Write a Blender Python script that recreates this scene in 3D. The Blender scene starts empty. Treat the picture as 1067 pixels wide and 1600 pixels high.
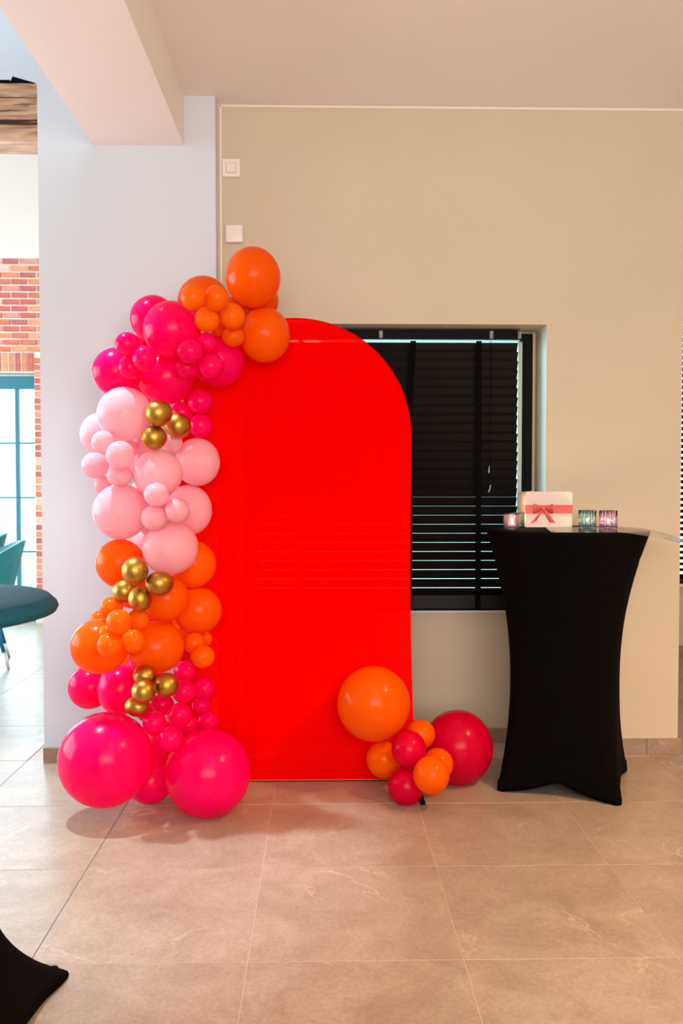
import bpy, bmesh, math, random
import numpy as np
from mathutils import Vector, Matrix, Euler
random.seed(7)
SC = bpy.context.scene
COL = SC.collection
# ------------------------------------------------------------------ camera
F, YAW, PIT, CH = 1382.97, 0.0209, 0.03314, 1.3244
cam = bpy.data.objects.new('camera', bpy.data.cameras.new('camera'))
COL.objects.link(cam)
cam.location = (0, 0, CH)
cam.rotation_euler = (math.pi/2 - PIT, 0, -YAW)
cam.data.sensor_fit = 'HORIZONTAL'; cam.data.sensor_width = 36
cam.data.lens = 36*F/1067
cam.data.clip_start = .05
SC.camera = cam
# ------------------------------------------------------------------ world, exposure
SC.view_settings.view_transform = 'Standard'
SC.view_settings.look = 'None'
SC.view_settings.gamma = 1
SC.view_settings.use_curve_mapping = False
SC.view_settings.exposure = 0.0
w = bpy.data.worlds.new('daylight'); SC.world = w; w.use_nodes = True
w.node_tree.nodes['Background'].inputs[0].default_value = (.62, .9, 1.0, 1)
w.node_tree.nodes['Background'].inputs[1].default_value = 3.0
# ------------------------------------------------------------------ lamps
def area(name, loc, target, size, power, color, sizey=None, spread=180):
    l = bpy.data.lights.new(name, 'AREA'); l.energy = power; l.color = color
    l.shape = 'RECTANGLE'; l.size = size; l.size_y = sizey or size; l.spread = math.radians(spread)
    o = bpy.data.objects.new(name, l); COL.objects.link(o); o.location = loc
    o.rotation_euler = (Vector(target)-Vector(loc)).to_track_quat('-Z', 'Y').to_euler()
    return o
def spot(name, loc, target, power, color, angle, blend=.6, rad=.05):
    l = bpy.data.lights.new(name, 'SPOT'); l.energy = power; l.color = color
    l.spot_size = math.radians(angle); l.spot_blend = blend; l.shadow_soft_size = rad
    o = bpy.data.objects.new(name, l); COL.objects.link(o); o.location = loc
    o.rotation_euler = (Vector(target)-Vector(loc)).to_track_quat('-Z', 'Y').to_euler()
    return o
WARM = (1.0, .66, .40); AMBER = (1.0, .48, .18); COOL = (.66, .86, 1.0); NEUT = (1.0, .91, .85)
area('hall_window_light', (-6.6, 4.5, 1.9), (-2, 4.5, .6), 5.0, 400, (.95, .97, 1.0), 2.6)
area('hall_back_window_light', (-3.6, 8.2, 1.4), (-2.2, 0, .2), 2.2, 120, COOL, 2.2)
area('rear_fill_light', (.6, -2.4, 2.0), (.4, 4, 1.9), 3.6, 205, NEUT, 1.8)  # fill light added behind the camera for flat frontal light, no door there
spot('hall_downlight', (-1.60, 3.42, 4.05), (-1.02, 3.30, 0), 640, (.74, .88, 1.0), 42, .7, .06)
for k, (x, y, p) in enumerate([(.5, 1.3, 25), (2.2, 2.6, 45), (1.0, -.4, 50)]):
    spot('ceiling_downlight', (x, y, 3.06), (x, y, 0), p, WARM, 135, .9, .06)
spot('amber_downlight', (2.3, 2.0, 3.06), (1.5, 2.2, 0), 360, AMBER, 100, .9, .08)
area('yard_reveal_lamp', (-.35, 6.6, 2.0), (1.02, 4.35, 1.3), .9, 190, (.5, .84, 1.0), 1.8)  # unseen lamp added outdoors to throw cool light on the recess reveal
spot('far_room_downlight', (2.6, 5.6, 3.0), (2.3, 5.6, 0), 60, (1, .9, .8), 130, .9, .08)

# ------------------------------------------------------------------ projection helpers
fw = Vector((math.sin(YAW)*math.cos(PIT), math.cos(YAW)*math.cos(PIT), -math.sin(PIT)))
rt = Vector((math.cos(YAW), -math.sin(YAW), 0)); up = rt.cross(fw)
def at(px, py, Y):
    "the point seen at pixel px,py that stands at distance Y"
    d = fw + rt*((px-533.5)/F) + up*((800-py)/F)
    return Vector((0, 0, CH)) + d*(Y/d.y)
def X_(px, Y, py=754): return at(px, py, Y).x
def Z_(py, Y, px=533): return at(px, py, Y).z
# ------------------------------------------------------------------ materials
def lin(c): return tuple((v/12.92 if v <= .04045 else ((v+.055)/1.055)**2.4) for v in [k/255 for k in c])
def mat(name, rgb, rough=.5, metal=0, **kw):
    m = bpy.data.materials.new(name); m.use_nodes = True
    b = m.node_tree.nodes['Principled BSDF']
    b.inputs['Base Color'].default_value = (*lin(rgb), 1)
    b.inputs['Roughness'].default_value = rough; b.inputs['Metallic'].default_value = metal
    for k, v in kw.items(): b.inputs[k.replace('_', ' ')].default_value = v
    return m
def nodes(m): return m.node_tree.nodes, m.node_tree.links, m.node_tree.nodes['Principled BSDF']
def mottled(name, rgb, rough=.6, var=.06, scale=8, bump=.05, bscale=120, detail=4):
    m = mat(name, rgb, rough); N, L, b = nodes(m)
    tc = N.new('ShaderNodeTexCoord'); n = N.new('ShaderNodeTexNoise'); n.inputs['Scale'].default_value = scale; n.inputs['Detail'].default_value = detail
    L.new(tc.outputs['Object'], n.inputs['Vector'])
    r = N.new('ShaderNodeValToRGB'); c = lin(rgb)
    r.color_ramp.elements[0].position = .3; r.color_ramp.elements[1].position = .7
    r.color_ramp.elements[0].color = (*[v*(1-var) for v in c], 1); r.color_ramp.elements[1].color = (*[min(1, v*(1+var)) for v in c], 1)
    L.new(n.outputs['Fac'], r.inputs[0]); L.new(r.outputs[0], b.inputs['Base Color'])
    n2 = N.new('ShaderNodeTexNoise'); n2.inputs['Scale'].default_value = bscale
    L.new(tc.outputs['Object'], n2.inputs['Vector'])
    bp = N.new('ShaderNodeBump'); bp.inputs['Strength'].default_value = bump; bp.inputs['Distance'].default_value = .002
    L.new(n2.outputs['Fac'], bp.inputs['Height']); L.new(bp.outputs[0], b.inputs['Normal'])
    return m
M_beige = mottled('beige_wall_paint', (203, 190, 166), .75, .015, 3)
M_white = mottled('white_wall_paint', (206, 216, 225), .75, .012, 3)
M_ceil = mottled('ceiling_paint', (243, 238, 235), .8, .012, 2)
M_trim = mat('white_edge_paint', (238, 232, 224), .6)
M_plastic = mat('white_plastic', (236, 228, 224), .35)
M_blackm = mat('black_metal', (2, 4, 6), .5, Specular_IOR_Level=.08)
M_slat = mottled('black_slat_paint', (13, 9, 8), .5, .1, 30)
M_tape = mat('black_woven_tape', (6, 6, 8), .9, Specular_IOR_Level=.08)
M_slat.node_tree.nodes['Principled BSDF'].inputs['Specular IOR Level'].default_value = .22
M_cloth = mottled('black_stretch_fabric', (7, 5, 5), .9, .15, 60, .3, 900)
M_cloth.node_tree.nodes['Principled BSDF'].inputs['Specular IOR Level'].default_value = .06
M_clothb = mottled('dark_blue_black_stretch_fabric', (14, 78, 98), .7, .12, 60, .3, 900)
M_clothb.node_tree.nodes['Principled BSDF'].inputs['Specular IOR Level'].default_value = .2
M_grout = mottled('pale_grout', (184, 164, 148), .8, .04, 20)
M_pale = mat('pale_strip', (190, 205, 190), .5)
M_clear = mat('clear_plastic', (235, 240, 240), .1, Transmission_Weight=.9)

def tile_mat(name, base, hi, lo):
    m = mat(name, base, .38); N, L, b = nodes(m)
    tc = N.new('ShaderNodeTexCoord'); oi = N.new('ShaderNodeObjectInfo')
    mul = N.new('ShaderNodeMath'); mul.operation = 'MULTIPLY'; mul.inputs[1].default_value = 37.0
    L.new(oi.outputs['Random'], mul.inputs[0])
    cx = N.new('ShaderNodeCombineXYZ'); L.new(mul.outputs[0], cx.inputs[0]); L.new(mul.outputs[0], cx.inputs[1]); L.new(mul.outputs[0], cx.inputs[2])
    add = N.new('ShaderNodeVectorMath'); L.new(tc.outputs['Object'], add.inputs[0]); L.new(cx.outputs[0], add.inputs[1])
    n = N.new('ShaderNodeTexNoise'); n.inputs['Scale'].default_value = 5.0; n.inputs['Detail'].default_value = 12; n.inputs['Roughness'].default_value = .72
    n.inputs['Distortion'].default_value = .6
    L.new(add.outputs[0], n.inputs['Vector'])
    r = N.new('ShaderNodeValToRGB'); e = r.color_ramp.elements
    e[0].position = .36; e[0].color = (*lin(lo), 1); e[1].position = .64; e[1].color = (*lin(hi), 1)
    L.new(n.outputs['Fac'], r.inputs[0])
    # thin pale veins: where a warped noise crosses its middle
    v = N.new('ShaderNodeTexNoise'); v.inputs['Scale'].default_value = 1.7; v.inputs['Detail'].default_value = 6; v.inputs['Roughness'].default_value = .55; v.inputs['Distortion'].default_value = 1.2
    ad2 = N.new('ShaderNodeVectorMath'); ad2.inputs[1].default_value = (5.3, 1.7, 9.1); L.new(add.outputs[0], ad2.inputs[0]); L.new(ad2.outputs[0], v.inputs['Vector'])
    s = N.new('ShaderNodeMath'); s.operation = 'SUBTRACT'; s.inputs[1].default_value = .5; L.new(v.outputs['Fac'], s.inputs[0])
    a = N.new('ShaderNodeMath'); a.operation = 'ABSOLUTE'; L.new(s.outputs[0], a.inputs[0])
    mr = N.new('ShaderNodeMapRange'); mr.inputs[1].default_value = 0; mr.inputs[2].default_value = .011; mr.inputs[3].default_value = 1; mr.inputs[4].default_value = 0
    L.new(a.outputs[0], mr.inputs[0])
    k = N.new('ShaderNodeTexNoise'); k.inputs['Scale'].default_value = 2.6; L.new(add.outputs[0], k.inputs['Vector'])
    kr = N.new('ShaderNodeMapRange'); kr.inputs[1].default_value = .52; kr.inputs[2].default_value = .68; kr.inputs[4].default_value = .75; L.new(k.outputs['Fac'], kr.inputs[0])
    mm = N.new('ShaderNodeMath'); mm.operation = 'MULTIPLY'; L.new(mr.outputs[0], mm.inputs[0]); L.new(kr.outputs[0], mm.inputs[1])
    mx = N.new('ShaderNodeMixRGB'); L.new(mm.outputs[0], mx.inputs[0]); L.new(r.outputs[0], mx.inputs[1]); mx.inputs[2].default_value = (*lin((198, 182, 162)), 1)
    # a fine speckle
    sp = N.new('ShaderNodeTexNoise'); sp.inputs['Scale'].default_value = 90; sp.inputs['Detail'].default_value = 3; L.new(add.outputs[0], sp.inputs['Vector'])
    spr = N.new('ShaderNodeMapRange'); spr.inputs[1].default_value = .3; spr.inputs[2].default_value = .7; spr.inputs[3].default_value = .88; spr.inputs[4].default_value = 1.1; L.new(sp.outputs['Fac'], spr.inputs[0])
    mu = N.new('ShaderNodeVectorMath'); mu.operation = 'SCALE'; L.new(mx.outputs[0], mu.inputs[0]); L.new(spr.outputs[0], mu.inputs['Scale'])
    L.new(mu.outputs[0], b.inputs['Base Color'])
    bp = N.new('ShaderNodeBump'); bp.inputs['Strength'].default_value = .15; bp.inputs['Distance'].default_value = .002
    L.new(sp.outputs['Fac'], bp.inputs['Height']); L.new(bp.outputs[0], b.inputs['Normal'])
    return m
M_tile = tile_mat('greige_stone_tile', (158, 141, 122), (167, 151, 132), (148, 131, 112))
M_btile = tile_mat('greige_baseboard_tile', (150, 130, 112), (162, 142, 122), (140, 118, 100))

# ------------------------------------------------------------------ mesh helpers
def obj(name, bm, m, parent=None, smooth=False):
    me = bpy.data.meshes.new(name); bm.to_mesh(me); bm.free()
    if smooth:
        for p in me.polygons: p.use_smooth = True
    if m: me.materials.append(m)
    o = bpy.data.objects.new(name, me); COL.objects.link(o)
    if parent: o.parent = parent
    return o
def tag(o, label, cat=None, group=None):
    o['label'] = label
    if cat: o['category'] = cat
    if group: o['group'] = group
    return o
def struct(o, label=None):
    o['kind'] = 'structure'
    if label: o['label'] = label
    return o
def thing(name, label, cat, loc=(0, 0, 0), rz=0, group=None):
    o = bpy.data.objects.new(name, None); COL.objects.link(o); o.location = loc; o.rotation_euler = (0, 0, rz)
    o.empty_display_size = .1
    return tag(o, label, cat, group)
def box(bm, x0, x1, y0, y1, z0, z1, bev=0):
    r = bmesh.ops.create_cube(bm, size=1, matrix=Matrix.Translation(((x0+x1)/2, (y0+y1)/2, (z0+z1)/2)) @ Matrix.Diagonal((x1-x0, y1-y0, z1-z0, 1)))
    if bev:
        es = {e for v in r['verts'] for e in v.link_edges}
        bmesh.ops.bevel(bm, geom=list(es), offset=bev, segments=2, affect='EDGES', profile=.6)
    return bm
def boxo(name, dims, m, parent=None, bev=0, smooth=False):
    return obj(name, box(bmesh.new(), *dims, bev), m, parent, smooth)
def cyl(bm, p0, p1, r0, r1=None, seg=16, caps=True):
    r1 = r0 if r1 is None else r1
    p0, p1 = Vector(p0), Vector(p1); d = p1-p0
    M = Matrix.Translation((p0+p1)/2) @ d.to_track_quat('Z', 'Y').to_matrix().to_4x4()
    bmesh.ops.create_cone(bm, cap_ends=caps, segments=seg, radius1=r0, radius2=r1, depth=d.length, matrix=M)
    return bm
def lathe(bm, prof, seg=32, rib=0, nrib=0, close=False):
    rings = []
    for r, z in prof:
        ring = []
        for k in range(seg):
            a = 2*math.pi*k/seg; rr = r*(1+rib*math.cos(nrib*a)) if r > .004 else r
            ring.append(bm.verts.new((rr*math.cos(a), rr*math.sin(a), z)))
        rings.append(ring)
    for A, B in zip(rings, rings[1:]):
        for k in range(seg): bm.faces.new((A[k], A[(k+1) % seg], B[(k+1) % seg], B[k]))
    if close:
        bm.faces.new(rings[0][::-1]); bm.faces.new(rings[-1])
    return bm

# ================================================================== SETTING
YW, YP, YR, HC = 4.255, 4.176, 4.475, 3.116      # beige wall, white pillar, recess back, ceiling
XL, XR = -1.318, 1.733
XP = X_(339, YP)                                  # right edge of the white pillar
XB1, XB2, HB = -1.063, -.643, 2.887               # ceiling beam
RX0, RX1 = X_(375, YW), X_(853.5, YW, 600)        # recess in the beige wall
RZ = Z_(507, YW, 840)
WZ0 = Z_(953, YR, 700)                            # bottom of the window
WX0, WX1 = RX0+.03, X_(832, YR-.01, 650)
WZ1 = Z_(520.5, YR-.01, 820)

fl = struct(boxo('floor', (-7.2, 4.8, -2.7, 8.6, -.08, -.0012), M_grout))
tm = bpy.data.meshes.new('tile')
bm = box(bmesh.new(), -.2985, .2985, -.2985, .2985, -.012, 0, .0015); bm.to_mesh(tm); bm.free(); tm.materials.append(M_tile)
TX, TY = -.81, 3.609
for i in range(-8, 7):
    for j in range(-12, 9):
        x = TX+.6*i+.3; y = TY+.6*j+.3
        if y < -.2 or y > 8.45: continue
        if x < -.45*max(y, 2.2)-1.3 or x > .45*max(y, 2.2)+1.4: continue
        if y > YW+.2 and -1.3 < x < 1.6: continue
        t = bpy.data.objects.new('tile', tm); COL.objects.link(t); t.location = (x, y, random.uniform(-.0003, .0003)); t.parent = fl
        t.rotation_euler = (0, 0, random.choice([0, math.pi]))

M_joint = mat('dark_joint_grey', (84, 84, 88), .8)
for k in (0, 1):
    boxo('dark_joint', (TX-.6*k-.0022, TX-.6*k+.0022, 1.0, 8.4, -.01, -.0006), M_joint, fl)  # two floor joints drawn darker than the others
# beige wall with its recess
bm = bmesh.new()
box(bm, XP-.3, RX0, YW, YW+.4, 0, HC)
box(bm, RX1, XR, YW, YW+.4, 0, HC)
box(bm, RX0, RX1, YW, YW+.4, RZ, HC)
wb = struct(obj('wall_back', bm, M_beige), 'beige painted wall with a full height window recess')
bm = bmesh.new()
box(bm, RX0, RX1, YR, YR+.12, 0, WZ0)
box(bm, RX0, WX0, YR, YR+.12, WZ0, WZ1); box(bm, WX1, RX1, YR, YR+.12, WZ0, RZ); box(bm, RX0, WX1, YR, YR+.12, WZ1, RZ)
obj('recess_panel', bm, M_beige, wb)
# white painted border along the edges of the beige wall
XE = X_(345, YW, 300)
struct(boxo('trim_1', (XE-.003, XE+.004, YW-.0025, YW+.01, 0, HC-.012), M_trim), 'thin white vertical edge line of the beige wall')
struct(boxo('trim_2', (XE-.003, XR, YW-.0025, YW+.01, HC-.016, HC-.008), M_trim), 'thin white line along the top of the beige wall')
# white pillar
struct(boxo('wall_left', (XL, XP, YP, YP+.42, 0, 4.9), M_white), 'white pillar wall left of the beige wall')
# side walls that close the building behind the pillar and right of the beige wall
struct(boxo('wall_hall_right', (XL+.01, XL+.2, YP+.42, 8.6, 0, 5.6), M_white))
struct(boxo('wall_room_side', (XR-.2, XR-.004, YW+.4, 6.9, 0, HC), M_beige))
# ceiling and beam
struct(boxo('ceiling', (XB2-.05, 4.8, -2.7, 6.9, HC, HC+.12), M_ceil), 'flat ceiling of the room')
struct(boxo('ceiling_beam', (XB1, XB2, -2.7, YP, HB, HC+.4), M_ceil), 'white boxed beam under the ceiling')
struct(boxo('wall_over_beam', (XB1, XB1+.2, -2.7, YP, HC+.4, 5.6), M_white))
# hall
bm = bmesh.new()
v = [bm.verts.new(p) for p in [(-7.2, -2.7, 3.6), (-1.0, -2.7, 5.3), (-1.0, 8.6, 5.3), (-7.2, 8.6, 3.6), (-7.2, -2.7, 3.7), (-1.0, -2.7, 5.4), (-1.0, 8.6, 5.4), (-7.2, 8.6, 3.7)]]
for f in [(0, 1, 2, 3), (7, 6, 5, 4), (0, 4, 5, 1), (1, 5, 6, 2), (2, 6, 7, 3), (3, 7, 4, 0)]: bm.faces.new([v[k] for k in f])
struct(obj('ceiling_hall', bm, M_white), 'white sloping ceiling of the hall')
struct(boxo('wall_hall_left', (-7.3, -7.1, -2.7, 8.6, 0, 3.8), M_white))
struct(boxo('wall_rear', (-7.2, 4.8, -2.8, -2.65, 0, 5.4), M_beige))
struct(boxo('wall_right', (4.7, 4.85, -2.7, 6.9, 0, HC+.1), M_beige))

# ---- baseboards (short tiles laid end to end)
def baseboard(name, x0, x1, y, h, label, joints=None, ret=None):
    r = bpy.data.objects.new(name, None); COL.objects.link(r); struct(r, label)
    js = joints or [x0+.6*k for k in range(int((x1-x0)/.6)+1)]
    js = [x0]+[j for j in js if x0+.02 < j < x1-.02]+[x1]
    for a, b in zip(js, js[1:]):
        boxo('baseboard_tile', (a+.0008, b-.0008, y-.012, y+.002, 0, h), M_btile, r, .0015)
    return r
xj = X_(1010.5, YW-.012, 1165)
bb = baseboard('baseboard_back', RX1+.002, XR+.012, YW, .076, 'stone tile baseboard under the beige wall', [xj-.6, xj])
boxo('baseboard_tile', (XR, XR+.012, YW+.004, YW+.6, 0, .076), M_btile, bb, .0015)
baseboard('baseboard_recess', RX0+.002, RX1-.002, YR, .07, 'stone tile baseboard inside the window recess')
baseboard('baseboard_left', XL-.004, XP, YP, .074, 'stone tile baseboard under the white pillar')

# ---- window in the recess
wn = bpy.data.objects.new('window_1', None); COL.objects.link(wn); struct(wn, 'black framed window behind the closed black blind')
fy0, fy1, ft = YR-.02, YR+.05, .036
bm = bmesh.new()
box(bm, WX0, WX1-.004, fy0, fy1, WZ1-ft-.006, WZ1-.006); box(bm, WX0, WX1-.004, fy0, fy1, WZ0, WZ0+.05)
box(bm, WX0, WX0+ft, fy0, fy1, WZ0+.05, WZ1-ft-.006); box(bm, WX1-ft-.004, WX1-.004, fy0, fy1, WZ0+.05, WZ1-ft-.006)
obj('window_frame', bm, M_blackm, wn)
sx = X_(817.8, YR-.01, 650)
boxo('sash_stile', (sx-.006, sx+.006, YR-.012, YR+.02, WZ0+.05, WZ1-ft-.006), M_blackm, wn)
gx = X_(813, YR-.01, 650)
boxo('outdoor_strip', (gx-.012, gx+.009, YR-.004, YR+.01, WZ0+.05, WZ1-ft-.006), M_pale, wn)  # strip added in place of the pale outdoors glimpsed beside the blind
mg = bpy.data.materials.new('window_glass'); mg.use_nodes = True; N = mg.node_tree.nodes; L = mg.node_tree.links
N.remove(N['Principled BSDF']); tr = N.new('ShaderNodeBsdfTransparent'); tr.inputs[0].default_value = (.88, .97, .98, 1); gl = N.new('ShaderNodeBsdfGlossy'); gl.inputs['Roughness'].default_value = .02
fr = N.new('ShaderNodeFresnel'); fr.inputs[0].default_value = 1.45; ms = N.new('ShaderNodeMixShader')
L.new(fr.outputs[0], ms.inputs[0]); L.new(tr.outputs[0], ms.inputs[1]); L.new(gl.outputs[0], ms.inputs[2]); L.new(ms.outputs[0], N['Material Output'].inputs[0])
boxo('pane', (WX0+.03, WX1-.035, YR+.012, YR+.018, WZ0+.04, WZ1-.04), mg, wn)
boxo('window_sill', (RX0, RX1, YR-.016, YR, WZ0-.012, WZ0-.001), M_trim, wn)
boxo('reveal_bead', (WX1-.003, WX1+.006, YR-.02, YR+.01, WZ0, WZ1+.004), M_beige, wn)

# ---- venetian blind in the recess
YB = 4.395
BX0, BX1 = RX0+.05, X_(808.5, YB, 560)
bz = lambda py: Z_(py, YB, 700)
bl = thing('window_blind', 'black slatted venetian blind covering the window beside the red arch', 'blind', ((BX0+BX1)/2, YB, bz(950)))
inv = Matrix.Translation(-bl.location)
def rel(o):
    o.data.transform(inv); return o
HX1 = X_(813, YB-.03, 525)
bm = bmesh.new(); box(bm, BX0, HX1, YB-.035, YB+.03, bz(532.5), bz(517.5), .002)
rel(obj('headrail', bm, M_blackm, bl))
hl = mat('lip_highlight_grey', (120, 150, 160), .15, .8)  # daylight highlight under the black rail, put into a pale strip
rel(tag(boxo('headrail_highlight', (BX0, HX1-.004, YB-.035, YB+.02, bz(534.5), bz(532.7)), hl, bl), 'lower edge of the headrail, coloured pale as a daylight highlight'))
for px in (595, 768, 812):
    x = X_(px, YB-.04, 525)
    bm = bmesh.new(); box(bm, x-.009, x+.009, YB-.042, YB-.036, bz(531), bz(519), .001)
    rel(obj('rail_clip', bm, M_clear, bl))
sl = bpy.data.meshes.new('slat'); bm = bmesh.new()
nx = 5; ring = []
for s in range(nx):
    u = -1+2*s/(nx-1); ring.append((u*.025, .0006*(1-u*u)))
for x in (-(BX1-BX0)/2, (BX1-BX0)/2):
    pass
L0 = (BX1-BX0)/2
vs = [[bm.verts.new((x, yy, zz+dz)) for (yy, zz) in ring] for x in (-L0, L0) for dz in (0, -.0022)]
a0, a1, b0, b1 = vs
for s in range(nx-1):
    bm.faces.new((a0[s], b0[s], b0[s+1], a0[s+1])); bm.faces.new((a1[s], a1[s+1], b1[s+1], b1[s]))
bm.faces.new((a0[0], a1[0], b1[0], b0[0])); bm.faces.new((a0[-1], b0[-1], b1[-1], a1[-1]))
bm.faces.new(a0+a1[::-1]); bm.faces.new(b0[::-1]+b1)
bmesh.ops.recalc_face_normals(bm, faces=bm.faces); bm.to_mesh(sl); bm.free(); sl.materials.append(M_slat)
py = 543.0; k = 0
while py < 926:
    s = bpy.data.objects.new('slat', sl); COL.objects.link(s); s.parent = bl
    s.location = (random.uniform(-.0012, .0012), 0, bz(py)-bz(950)); s.rotation_euler = (math.radians(-62.4+random.uniform(-.5, .5)), 0, 0)
    py += 14.15; k += 1
rel(boxo('bottom_rail', (BX0, BX1, YB-.03, YB+.03, bz(950), bz(929)), M_slat, bl, .003))
for pa, pb in ((645.5, 640), (748, 748), (470, 470)):
    bm = bmesh.new(); xa, xb = X_(pa, YB-.03, 540), X_(pb, YB-.03, 620)
    hw = .0135
    z0, z1, z2 = bz(950), bz(640), bz(534)
    pts = [(xb, z0), (xb, z1), (xa, z2)]
    for y in (YB-.0315, YB-.0300):
        pass
    for (xx0, zz0), (xx1, zz1) in zip(pts, pts[1:]):
        q = [bm.verts.new(p) for p in [(xx0-hw, YB-.034, zz0), (xx0+hw, YB-.034, zz0), (xx1+hw, YB-.034, zz1), (xx1-hw, YB-.034, zz1), (xx0-hw, YB-.032, zz0), (xx0+hw, YB-.032, zz0), (xx1+hw, YB-.032, zz1), (xx1-hw, YB-.032, zz1)]]
        for f in [(0, 1, 2, 3), (7, 6, 5, 4), (0, 4, 5, 1), (1, 5, 6, 2), (2, 6, 7, 3), (3, 7, 4, 0)]: bm.faces.new([q[t] for t in f])
    bmesh.ops.recalc_face_normals(bm, faces=bm.faces)
    rel(obj('ladder_tape', bm, M_tape, bl))
yc = YB-.045
for (pa, pb, pe) in ((766, 764.5, 728), (768, 766.5, 758)):
    bm = bmesh.new(); cyl(bm, at(pa, 533, yc), at(pb, pe, yc), .0012, seg=6); rel(obj('cord', bm, M_tape, bl))
    bm = bmesh.new(); cyl(bm, at(pb, pe-1, yc), at(pb-1 if pe < 740 else pb-3, pe+11, yc), .0022, .005, seg=10); rel(obj('cord_tassel', bm, M_clear, bl))

# ---- small wall plates
def plate(px0, px1, py0, py1, Y, name, label, cat, inner):
    a, b = at(px0, py1, Y), at(px1, py0, Y); c = ((a.x+b.x)/2, Y, (a.z+b.z)/2)
    t = thing(name, label, cat, (c[0], Y, c[2])); W, H = (b.x-a.x)/2, (b.z-a.z)/2
    if inner:
        boxo('plate', (-W, W, -.009, 0, -H, H), M_plastic, t, .0025)
        boxo('recess_line', (-W*.56, W*.56, -.0096, -.006, -H*.56, H*.56), mat('shadow_gap_plastic', (176, 160, 150), .5), t)
        boxo('rocker', (-W*.51, W*.51, -.0125, -.006, -H*.51, H*.51), M_plastic, t, .0015)
    else:
        boxo('housing', (-W, W, -.024, -.002, -H, H), M_plastic, t, .006, True)
        boxo('backing_plate', (-W*.93, W*.93, -.004, 0, -H*.96, H*.96), mat('grey_backing_plastic', (190, 180, 172), .5), t)
plate(347, 375, 249, 277, YW, 'light_switch', 'white square switch plate with inner rocker, high on the beige wall', 'switch', True)
plate(353, 380, 353, 380.5, YW, 'room_sensor', 'plain white rounded sensor box just above the topmost orange balloon', 'sensor', False)

# ================================================================== HALL BEYOND THE PILLAR
YBK = 8.4
# plastered wall with the window opening (steel window)
OX1 = X_(56, YBK, 700); OX0 = OX1-2.9; OZ1 = Z_(583, YBK, 30); BZ1 = Z_(405, YBK, 30)
bm = bmesh.new()
box(bm, -7.2, OX0, YBK-.024, YBK+.3, 0, 5.4); box(bm, OX1, XL+.1, YBK-.024, YBK+.3, 0, 5.4); box(bm, OX0, OX1, YBK-.024, YBK+.3, OZ1, 5.4)
hb = struct(obj('wall_hall_back', bm, mottled('brick_mortar', (226, 218, 208), .9, .04, 20)), 'brick faced wall at the far end of the hall')
M_hall = mottled('warm_white_hall_plaster', (238, 230, 220), .8, .012, 2)
boxo('plaster_band', (-7.2, XL+.1, YBK-.045, YBK+.02, BZ1, 5.4), M_hall, hb)
bmats = []
for c in [(206, 122, 96), (220, 142, 106), (196, 112, 96), (226, 158, 124), (212, 150, 132), (230, 194, 176), (186, 112, 104)]:
    bmats.append(mottled('weathered_brick', c, .9, .16, 25, .6, 90))
def brickmesh(l, h, m):
    me = bpy.data.meshes.new('brick'); b = box(bmesh.new(), -l/2, l/2, -.03, .02, -h/2, h/2, .003)
    for v in b.verts: v.co += Vector((random.uniform(-.0015, .0015), random.uniform(-.002, .002), random.uniform(-.001, .001)))
    b.to_mesh(me); b.free(); me.materials.append(m); return me
full = [brickmesh(.148, .049, m) for m in bmats]; half = [brickmesh(.068, .049, m) for m in bmats]; sold = [brickmesh(.049, .172, m) for m in bmats]
rnd = random.Random(3)
def brick(me, x, z):
    o = bpy.data.objects.new('brick', me); COL.objects.link(o); o.parent = hb; o.location = (x, YBK+rnd.uniform(-.004, .004), z)
cz = .0624; SZ = OZ1+.19; nb = 0; XB_0, XB_1 = -4.1, -2.2
rows = int((BZ1-SZ)/cz)
for r in range(rows+1):
    z = SZ+.03+r*cz
    if z > BZ1-.02: break
    x = OX1-3.0*.16-.16*3+(.08 if r % 2 else 0)+.035
    while x < XB_1:
        if x > XB_0: brick(rnd.choice(full), x, z); nb += 1
        x += .159
n = 0; x = OX1+.03
while x > XB_0:
    brick(rnd.choice(sold), x-.06, OZ1+.1); x -= .0605; n += 1
r = 0; z = .155; jamb = []
while z < OZ1+.17:
    if r % 2:
        brick(rnd.choice(half), OX1+.036, z); x = OX1+.036+.115
    else:
        x = OX1+.076
        brick(rnd.choice(full), x, z); x += .159
    if r % 2: brick(rnd.choice(full), x, z); x += .159
    jamb.append((x-.074, z))
    z += cz; r += 1
# the rest of the brick facing, far out of the frame, as one piece
bm = bmesh.new()
z = SZ+.03
while z < BZ1-.02:
    x = XB_0-.1
    while x > OX0-.6: box(bm, x-.148, x, YBK-.03, YBK+.02, z-.025, z+.025); x -= .159
    z += cz
for x, z in jamb+[(XB_1+(.16 if k % 2 else .08), SZ+.03+k*cz) for k in range(rows+1)]:
    while x < XL and z < BZ1-.02:
        box(bm, x, x+.148, YBK-.03, YBK+.01, z-.025, z+.025); x += .159
st = obj('brickwork', bm, bmats[0], hb); st['kind'] = 'stuff'
boxo('stone_plinth', (OX1, OX1+.5, YBK-.055, YBK+.02, 0, .12), mat('pale_stone', (224, 220, 212), .7), hb, .004)
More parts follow.
